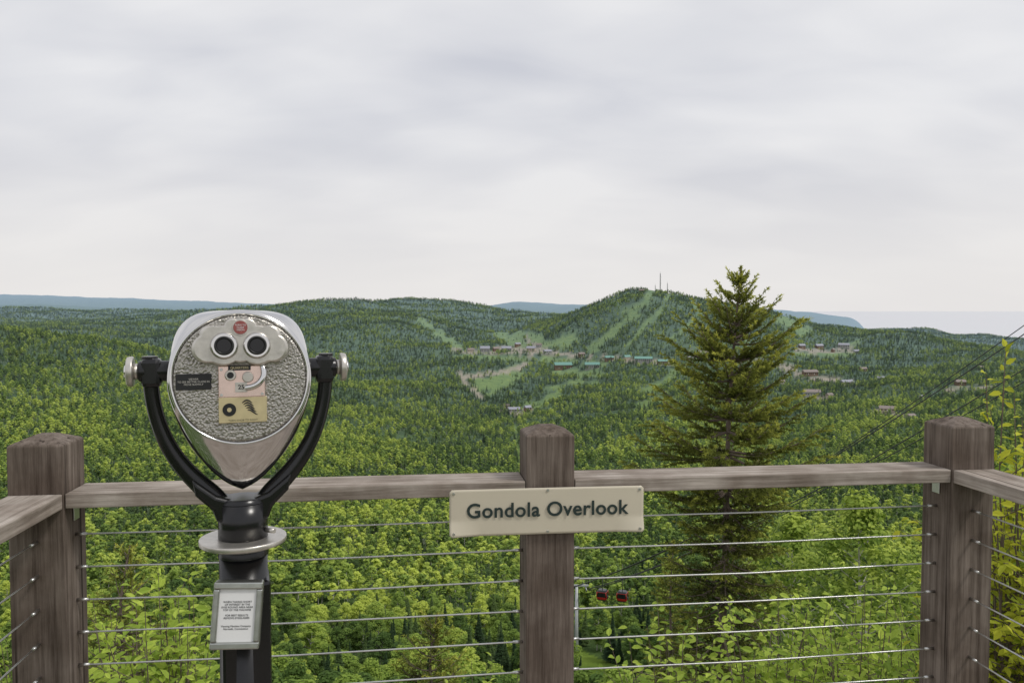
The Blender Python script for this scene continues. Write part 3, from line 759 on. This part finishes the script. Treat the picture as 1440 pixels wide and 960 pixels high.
hs_ = poly_obj('chrome_housing', V, F, M_chrome, hd, smooth=True)
hs_.data.polygons[-1].use_smooth = False; hs_.data.polygons[-2].use_smooth = False
def q(x, z, y=0): return (x*k, y, z*k)
cyl('face_plate', q(0, 0, .002), q(0, 0, -.005), 90*k, 87*k, M_ham, hd, 96, bevel=.002)
curve('face_rim', [(math.cos(t)*91.5*k, -.001, math.sin(t)*91.5*k) for t in np.linspace(0, 2*math.pi, 96, endpoint=False)], .0034, M_chrome, hd, cyclic=True)
def blob(name, lobes, y0, y1, mat, smoothn=160, round_=.006):
    pts = []
    cx0 = 0; cz0 = sum(l[1] for l in lobes)/len(lobes)
    for t in np.linspace(0, 2*math.pi, smoothn, endpoint=False):
        dx, dz = math.cos(t), math.sin(t); best = 2
        for lx, lz, lr in lobes:
            ox, oz = lx-cx0, lz-cz0; bq = ox*dx+oz*dz; cq = ox*ox+oz*oz-lr*lr; disc = bq*bq-cq
            if disc > 0: best = max(best, bq+math.sqrt(disc))
        pts.append((cx0+dx*best, cz0+dz*best))
    n = len(pts); V = []; F = []
    for y, s in ((y0, 1), (y1+round_, 1), (y1+round_*.3, .975), (y1, .92)):
        for p in pts: V.append((p[0]*k*s, y, (cz0+(p[1]-cz0)*s)*k))
    for s in range(3):
        for i in range(n):
            j = (i+1) % n; F.append((s*n+i, s*n+j, (s+1)*n+j, (s+1)*n+i))
    F.append(tuple(range(3*n, 4*n)))
    return poly_obj(name, V, F, mat, hd, smooth=False)
blob('eyepiece_casting', [(-24,46,28),(24,46,28),(-45,42,20),(45,42,20),(-40,60,14),(40,60,14),(0,66,18),(-10,72,12),(10,72,12),(0,44,22)], 0, -.026, M_galv)
for i in range(11):
    for sx in (-1, 1):
        a = math.radians(-62+i*13); cx_, cz_ = sx*(45+19*math.cos(a)), 42+20*math.sin(a)
        cyl('knurl', q(cx_, cz_, 0), q(cx_, cz_, -.022), 2.8*k, 2.2*k, M_ham, hd, 8)
for sx, nm in ((-21.5, 'eyepiece_1'), (21.5, 'eyepiece_2')):
    cyl(nm+'_collar', q(sx, 46, -.022), q(sx, 46, -.033), 20*k, 16.5*k, M_chrome, hd, 40, bevel=.001)
    cyl(nm+'_cup', q(sx, 46, -.031), q(sx, 46, -.040), 13.5*k, 12.5*k, M_dark, hd, 40, bevel=.0012)
    curve(nm+'_ring', [((sx+math.cos(t)*11.2)*k, -.0405, (46+math.sin(t)*11.2)*k) for t in np.linspace(0, 2*math.pi, 40, endpoint=False)], .0022, M_dark, hd, cyclic=True)
    cyl(nm+'_lens', q(sx, 46, -.0402), q(sx, 46, -.0408), 9.5*k, 9.2*k, M_lens, hd, 32)
cyl('emblem_rim', q(0, 71, -.024), q(0, 71, -.028), 12*k, 11*k, M_galv, hd, 32)
cyl('emblem', q(0, 71, -.028), q(0, 71, -.0295), 9.5*k, 9*k, M_red, hd, 32)
text('emblem_text', 'TURN TO\nCLEAR\nVISION', .0048, M_white, hd, q(0, 71, -.0297), (math.pi/2, 0, 0), .0001)
box('coin_plate', q(1, -4, -.0085), (62*k, .008, 46*k), M_cop, hd, bevel=.003)
box('instruction_plate', q(2, -43.5, -.0085), (64*k, .007, 36*k), M_brass, hd, bevel=.0012)
cyl('coin_slot_boss', q(-14, 5, -.012), q(-14, 5, -.018), 8*k, 7*k, M_galv, hd, 24, bevel=.0008)
cyl('coin_slot', q(-14, 5, -.018), q(-14, 5, -.0185), 4.5*k, 4.5*k, M_dark, hd, 20)
cyl('lock_boss', q(9, 2, -.012), q(9, 2, -.020), 8*k, 7*k, M_galv, hd, 24, bevel=.0008)
box('coin_label', q(-2, 15, -.0128), (30*k, .001, 7*k), M_dark, hd)
text('coin_label_text', 'QUARTERS', .007, M_brass, hd, q(-2, 15, -.0135), (math.pi/2, 0, 0), .0001)
box('price_tag', q(0, -12, -.014), (16*k, .004, 14*k), M_galv, hd, bevel=.0006)
text('price_text', '25', .012, M_dark, hd, q(0, -12, -.0162), (math.pi/2, 0, 0), .0001, .0004)
curve('coin_lever', [q(6, -13, -.020), q(18, -12, -.024), q(28, -4, -.024), q(32, 8, -.020), q(28, 20, -.012)], 4.2*k, M_chrome, hd, kind='NURBS')
for x_ in (-26, 28):
    for z_ in (13, -22): cyl('plate_screw', q(x_, z_, -.012), q(x_, z_, -.0145), 2.2*k, 1.8*k, M_steel, hd, 12)
cyl('coin_disc', q(-16, -43, -.012), q(-16, -43, -.0132), 9*k, 9*k, M_dark, hd, 28)
cyl('coin_disc_centre', q(-16, -43, -.0131), q(-16, -43, -.0140), 3*k, 3*k, M_brass, hd, 20)
for i in range(5):
    curve('hand_symbol', [q(1+t*9+i*1.8, -34-i*3.4+3.5*math.sin(t*2.2+i*.3), -.0122) for t in np.linspace(0, 1.5, 9)], .0012, M_dark, hd, res=2, radii=[.6,1,1.3,1.4,1.4,1.3,1.1,.8,.4])
text('plate_text', 'TURN KNOB TO RIGHT', .0052, M_dark, hd, q(2, -58.2, -.0122), (math.pi/2, 0, 0), .0001)
box('name_label', q(-62, -3, -.0068), (46*k, .003, 22*k), M_dark, hd, bevel=.0008)
text('label_text', 'VIEWER\nTO SEE BETTER CLOSE IN\nMOVE SLOWLY', .0052, M_galv, hd, q(-62, -3, -.0085), (math.pi/2, 0, 0), .0001)
for i in range(12):
    a = i*math.pi/6+.26
    cyl('face_screw', q(80*math.cos(a), 80*math.sin(a), -.004), q(80*math.cos(a), 80*math.sin(a), -.0065), 2*k, 1.6*k, M_galv, hd, 10)
for sx in (-.042, .042):
    cyl('objective', (sx, .25, .035), (sx, .285, .035), .032, .032, M_chrome, hd, 32, bevel=.002)
    cyl('objective_glass', (sx, .284, .035), (sx, .286, .035), .027, .027, M_lens, hd, 32)
YP = .06
hp = [(-117,30),(-117,6),(-116,-22),(-110,-55),(-98,-92),(-76,-128),(-50,-156),(-30,-176),(-20,-196)]
rad = [1.0,1.05,1.0,1.0,1.08,1.2,1.35,1.45,1.4]
for sx in (-1, 1):
    curve('yoke_arm', [(sx*x*k*1.035*-1, YP, z*k*1.035) for x, z in hp], .0150, M_black, vw, radii=rad, kind='NURBS', res=8)
wp = [(-66,-138),(-34,-164),(0,-176),(34,-164),(66,-138),(62,-162),(40,-184),(34,-202),(-34,-202),(-40,-184),(-62,-162)]
WV = [(x*k*1.035, YP-.030, z*k*1.035) for x, z in wp]+[(x*k*1.035, YP+.030, z*k*1.035) for x, z in wp]
nw_ = len(wp); WF = [tuple(range(nw_-1, -1, -1)), tuple(range(nw_, 2*nw_))]+[(i, (i+1) % nw_, nw_+(i+1) % nw_, nw_+i) for i in range(nw_)]
poly_obj('yoke_web', WV, WF, M_black, vw, bevel=.008, segs=4)
for sx in (-1, 1):
    cyl('trunnion', (sx*96*k, YP, 10*k), (sx*136*k, YP, 10*k), .021, .021, M_black, vw, 32, bevel=.003)
    box('yoke_end', (sx*119*k, YP, 8*k), (.038, .044, .060), M_black, vw, bevel=.010)
    cyl('knob_stem', (sx*136*k, YP, 10*k), (sx*142*k, YP, 10*k), .016, .016, M_galv, vw, 32)
    cyl('knob', (sx*142*k, YP, 10*k), (sx*151*k, YP, 10*k), .031, .029, M_galv, vw, 40, bevel=.003)
    cyl('knob_cap', (sx*151*k, YP, 10*k), (sx*154*k, YP, 10*k), .014, .012, M_chrome, vw, 24)
zb = -vw.location.z
def zl_(v): return zat(v, 1.66)-vw.location.z
cyl('neck', (0, YP, zl_(706)), (0, YP, zl_(762)), .0500, .0500, M_black, vw, 64)
cyl('neck_shoulder', (0, YP, zl_(706.2)), (0, YP, zl_(699)), .0497, .043, M_black, vw, 64, bevel=.002)
cyl('flange', (0, YP, zl_(756)), (0, YP, zl_(764)), .088, .088, M_galv, vw, 64, bevel=.003)
cyl('flange_lip', (0, YP, zl_(764)), (0, YP, zl_(768)), .078, .070, M_galv, vw, 64)
cyl('collar', (0, YP, zl_(767)), (0, YP, zl_(782)), .045, .052, M_black, vw, 40, bevel=.002)
cyl('pedestal', (0, YP, zl_(782)), (0, YP, zb+.02), .0485, .055, M_black, vw, 48)
box('pedestal_sleeve', (0.004, YP, (zl_(800)+zb)/2), (.098, .094, zl_(800)-zb-.04), M_black, vw, bevel=.008)
cyl('base_flange', (0, YP, zb+.03), (0, YP, zb), .12, .13, M_black, vw, 48, bevel=.004)
cyl('neck_pin', (.045, YP-.02, zl_(746)), (.062, YP-.035, zl_(746)), .005, .005, M_galv, vw, 12)
fr = bpy.data.objects.new('notice_frame', None); link(fr, vw); fr.location = (-.014, YP-.085, zl_(855)+.012)
fr.rotation_euler = (math.radians(-9), math.radians(4), math.radians(-6))
FW, FH = .094, .130
M_fr = simple_mat('tarnished_frame', (0.42, 0.43, 0.40, 1), .3, .9, bump=.2, var=.3, bscale=40)
box('frame_back', (0, .014, 0), (FW*1.0, .03, FH), M_fr, fr, bevel=.004)
for nm, c_, s_ in (('frame_top', (0, -.004, FH/2-.007), (FW, .012, .014)), ('frame_bottom', (0, -.004, -FH/2+.007), (FW, .012, .014)),
                   ('frame_left', (-FW/2+.006, -.004, 0), (.012, .011, FH-.028)), ('frame_right', (FW/2-.006, -.004, 0), (.012, .011, FH-.028))):
    box(nm, c_, s_, M_fr, fr, bevel=.003)
box('paper', (0, -.0025, 0), (FW-.024, .002, FH-.028), M_white, fr)
text('notice_text', 'WHEN TAKING SHORT\nOF INTEREST IN THE\nEYES ROUND AREA NEAR\nTOP OF THE MACHINE\n\nFOR BEST RESULTS\nREMOVE EYEGLASSES\n\n\nViewing Machine Company\nNorwalk, Connecticut', .0052, M_dark, fr, (0, -.004, 0), (math.pi/2, 0, 0), .0001)

# ------------------------------------------------------------------ gondola lift
M_lift = simple_mat('galvanised_steel', (0.45, 0.47, 0.48, 1), .5, .3, var=.15, bscale=2)
M_mast = simple_mat('mast_steel', (0.16, 0.16, 0.17, 1), .6, var=.2, bscale=.2)
M_cab = simple_mat('lift_rope', (0.045, 0.045, 0.05, 1), .5)
M_cabr = simple_mat('cabin_red', (0.42, 0.02, 0.018, 1), .3)
M_cabk = simple_mat('cabin_glass', (0.015, 0.018, 0.02, 1), .08)
px, py, pz = 13.55, 165.0, -57.0
ex, ey, ez = 48.75, 70.0, .6
ly = empty('lift_tower', (px, py, 0))
gb = gz(px, py)
cyl('mast', (0, 0, gb-1), (0, 0, pz+.5), .42, .3, M_lift, ly, 16)
box('crossarm', (0, 0, pz+.7), (5.0, .35, .4), M_lift, ly, bevel=.05)
for sx in (-1.95, 1.95):
    box('sheave_train', (sx, 0, pz+.25), (.2, 3.2, .3), M_lift, ly, bevel=.05)
    for i in range(6): cyl('sheave', (sx-.12, -1.3+i*.52, pz+.12), (sx+.12, -1.3+i*.52, pz+.12), .22, .22, M_cab, ly, 12)
box('ladder', (.45, 0, (gb+pz)/2), (.06, .3, pz-gb), M_lift, ly)
ropes = empty('lift_ropes', (0, 0, 0))
def rope(off, s, zo=0, r=.085):
    pts = []
    for t in np.linspace(0, 1.45, 44):
        pts.append((px+(ex-px)*t+off, py+(ey-py)*t, pz+(ez-pz)*t-4*s*t*(1-t)+zo*(.3+t)))
    curve('rope', pts, r, M_cab, ropes, res=2, radii=[1.1-.7*i/43 for i in range(44)])
rope(-1.95, 2.9); rope(1.95, 2.9, -.6); rope(2.6, 2.2, -1.4, .07); rope(-1.7, 3.5, .8, .07)
pts2 = [(px-1.95-i*.8, py+i*60, pz-i*5.0-30*(i/12)*(1-i/12)) for i in range(13)]
curve('rope', pts2, .04, M_cab, ropes, res=2)
curve('rope', [(x+3.9, y, z) for x, y, z in pts2], .04, M_cab, ropes, res=2)
def cabin(off, t):
    x = px+(ex-px)*t+off; y = py+(ey-py)*t; z = pz+(ez-pz)*t-4*2.9*t*(1-t)-(.25 if off > 0 else 0)
    c_ = empty('gondola_cabin', (x, y, z), (0, 0, -.35))
    zc_ = -3.3
    def shell(nm, z0, z1, s0, s1, mat):
        V = []; F = []
        for zz, s in [(z0, s0), (z1, s1)]:
            for i in range(24):
                a = 2*math.pi*i/24; ca, sa = math.cos(a), math.sin(a)
                V.append((s*math.copysign(abs(ca)**.45, ca), s*.95*math.copysign(abs(sa)**.45, sa), zz))
        for i in range(24):
            j = (i+1) % 24; F.append((i, j, 24+j, 24+i))
        F += [tuple(range(23, -1, -1)), tuple(range(24, 48))]
        poly_obj(nm, V, F, mat, c_, bevel=.04)
    shell('floor', zc_-1.0, zc_-.75, .8, .95, M_cab); shell('lower_body', zc_-.75, zc_-.3, .95, 1.03, M_cabr)
    shell('windows', zc_-.3, zc_+.62, 1.01, .93, M_cabk); shell('roof', zc_+.66, zc_+.95, .96, .7, M_cabk)
    shell('roof_band', zc_+.55, zc_+.66, .97, .97, M_cabr)
    for sx in (-1, 1):
        for sy in (-1, 1): cyl('pillar', (sx*.93, sy*.88, zc_-.4), (sx*.86, sy*.82, zc_+.65), .07, .07, M_cabr, c_, 8)
    cyl('hanger', (0, 0, zc_+.9), (0, .15, -.1), .06, .05, M_cab, c_, 8)
    box('grip', (0, 0, 0), (.3, .8, .25), M_cab, c_)
    box('ski_rack', (1.05, 0, zc_-.4), (.12, .8, .5), M_cab, c_)
cabin(-1.95, .16); cabin(1.95, .158)

# ------------------------------------------------------------------ resort buildings
walls = [simple_mat('wall_brown', (0.20, 0.14, 0.10, 1), .8, var=.2, bscale=.3), simple_mat('wall_grey', (0.34, 0.34, 0.33, 1), .8, var=.2, bscale=.3), simple_mat('wall_tan', (0.48, 0.42, 0.34, 1), .8, var=.2, bscale=.3)]
roofs = [simple_mat('roof_green', (0.16, 0.32, 0.27, 1), .6, var=.1, bscale=.3), simple_mat('roof_grey', (0.32, 0.33, 0.38, 1), .7, var=.1, bscale=.3), simple_mat('roof_brown', (0.26, 0.22, 0.20, 1), .7, var=.1, bscale=.3)]
M_win = simple_mat('window_glass', (0.03, 0.04, 0.05, 1), .1)
M_trim = simple_mat('white_trim', (0.7, 0.7, 0.68, 1), .6)
def ray_hit(u, v, d0=900, d1=3600):
    Ds = np.linspace(d0, d1, 1500); x = (u-720)/FX*Ds
    zr = CAMZ-(v-HV)/FX*Ds; zg = lookup(Zg, x, Ds)
    i = np.argmax(zr < zg)
    if zr[i] >= zg[i]: i = np.argmin(zr-zg)
    return x[i], Ds[i], zg[i]
def lodge(u, v, wpx, hpx, wi, ri, ry=0.0, ratio=.45):
    x, y, z = ray_hit(u, v); W = wpx*y/FX; H = hpx*y/FX; Dp = max(8, W*ratio)
    z += 2.5
    e_ = empty('lodge', (x, y, z), (0, 0, ry)); hw_ = W/2; hd_ = Dp/2; hb = H*.6
    box('walls', (0, 0, hb/2-4), (W, Dp, hb+8), walls[wi], e_)
    o_ = 1.0; V = [(-hw_-o_,-hd_-o_,hb-.4),(hw_+o_,-hd_-o_,hb-.4),(hw_+o_,hd_+o_,hb-.4),(-hw_-o_,hd_+o_,hb-.4),(-hw_-o_,0,H+1),(hw_+o_,0,H+1)]
    poly_obj('roof', V, [(0,1,5,4),(2,3,4,5),(0,4,3),(1,2,5),(0,3,2,1)], roofs[ri], e_)
    nw = max(3, int(W/4.5)); ns = max(1, int(hb/3))
    for s in range(ns):
        for i in range(nw):
            box('window', (-hw_+W*(i+.5)/nw, -hd_-.03, 1.6+s*3), (W/nw*.5, .12, 1.5), M_win, e_)
            if s == 0 and i % 3 == 1: box('door', (-hw_+W*(i+1)/nw, -hd_-.03, 1.05), (1.1, .14, 2.1), M_trim, e_)
B = [(792,519,24,8,0,0,.1),(833,518,20,7,1,0,-.1),(857,507,12,5,0,0,.3),(905,509,24,6,1,0,-.1),(932,512,14,5,0,0,.2),(882,506,10,5,2,0,.6),
     (682,495,13,7,1,1,0),(697,494,9,5,0,2,.7),(712,494,13,6,1,1,.1),(747,494,12,6,2,1,-.3),(662,495,9,4,2,2,.2),(770,497,11,4,1,1,.5),(645,496,7,4,1,2,0),(728,487,8,4,0,1,.6),(758,488,7,4,1,2,-.4),
     (1128,490,9,5,0,1,.3),(1152,490,13,5,0,1,.5),(1187,489,14,5,1,1,-.3),(1172,495,8,4,0,2,.9),(1205,497,7,4,1,1,.1),(1140,528,20,6,0,2,.1),(1143,557,22,7,1,2,-.1),(1192,541,18,5,2,1,.3),
     (1168,560,11,5,2,2,.6),(1250,580,20,6,2,2,-.4),(1283,589,12,4,1,2,.4),(1352,542,14,6,0,2,.1),(1215,522,9,4,0,2,.2),(723,580,16,5,1,1,.1),(742,578,9,5,0,1,.6),(712,574,7,4,2,2,-.4),
     (995,494,12,4,2,1,.1),(1030,500,11,4,0,2,.1),(902,411,7,3,0,2,0),(818,501,9,4,0,2,.5),(1380,520,9,4,2,2,.3),(1300,562,8,4,2,1,.3),(1240,535,8,4,1,1,-.4),(1100,540,9,4,2,2,.3),(1330,570,8,3,1,2,0),(972,506,9,4,2,1,-.5)]
for b_ in B: lodge(*b_)

def mast(u, v0, v1, w_):
    x, y, z = ray_hit(u, v0+4, 2300, 2950); H = (v0-v1)*y/FX+8
    e_ = empty('radio_mast', (x, y, z)); segs = []
    n = int(H/4)
    P = lambda i, k_: ((w_*(1-.5*i/n))*math.cos(k_*2.094), (w_*(1-.5*i/n))*math.sin(k_*2.094), H*i/n)
    for i in range(n):
        for k_ in range(3):
            segs.append((P(i, k_), P(i+1, k_), .42, .42)); segs.append((P(i, k_), P(i+1, (k_+1) % 3), .3, .3)); segs.append((P(i, k_), P(i, (k_+1) % 3), .3, .3))
    segs.append(((0, 0, H), (0, 0, H+6), .45, .3))
    V, F = tubes(segs); me = mesh_np('lattice', V, F, [M_mast]); link(bpy.data.objects.new('lattice', me), e_)
    for i in range(3): cyl('antenna_dish', (w_*.6, -w_*.6, H*(.5+.15*i)), (w_*.6, -w_*.6-1, H*(.5+.15*i)), 1.8, 1.8, M_trim, e_, 12)
mast(928, 408, 384, 2.1); mast(938, 409, 398, 1.4); mast(921, 409, 401, 1.2)

scene.view_settings.view_transform = 'Standard'; scene.view_settings.look = 'None'; scene.view_settings.exposure = 0
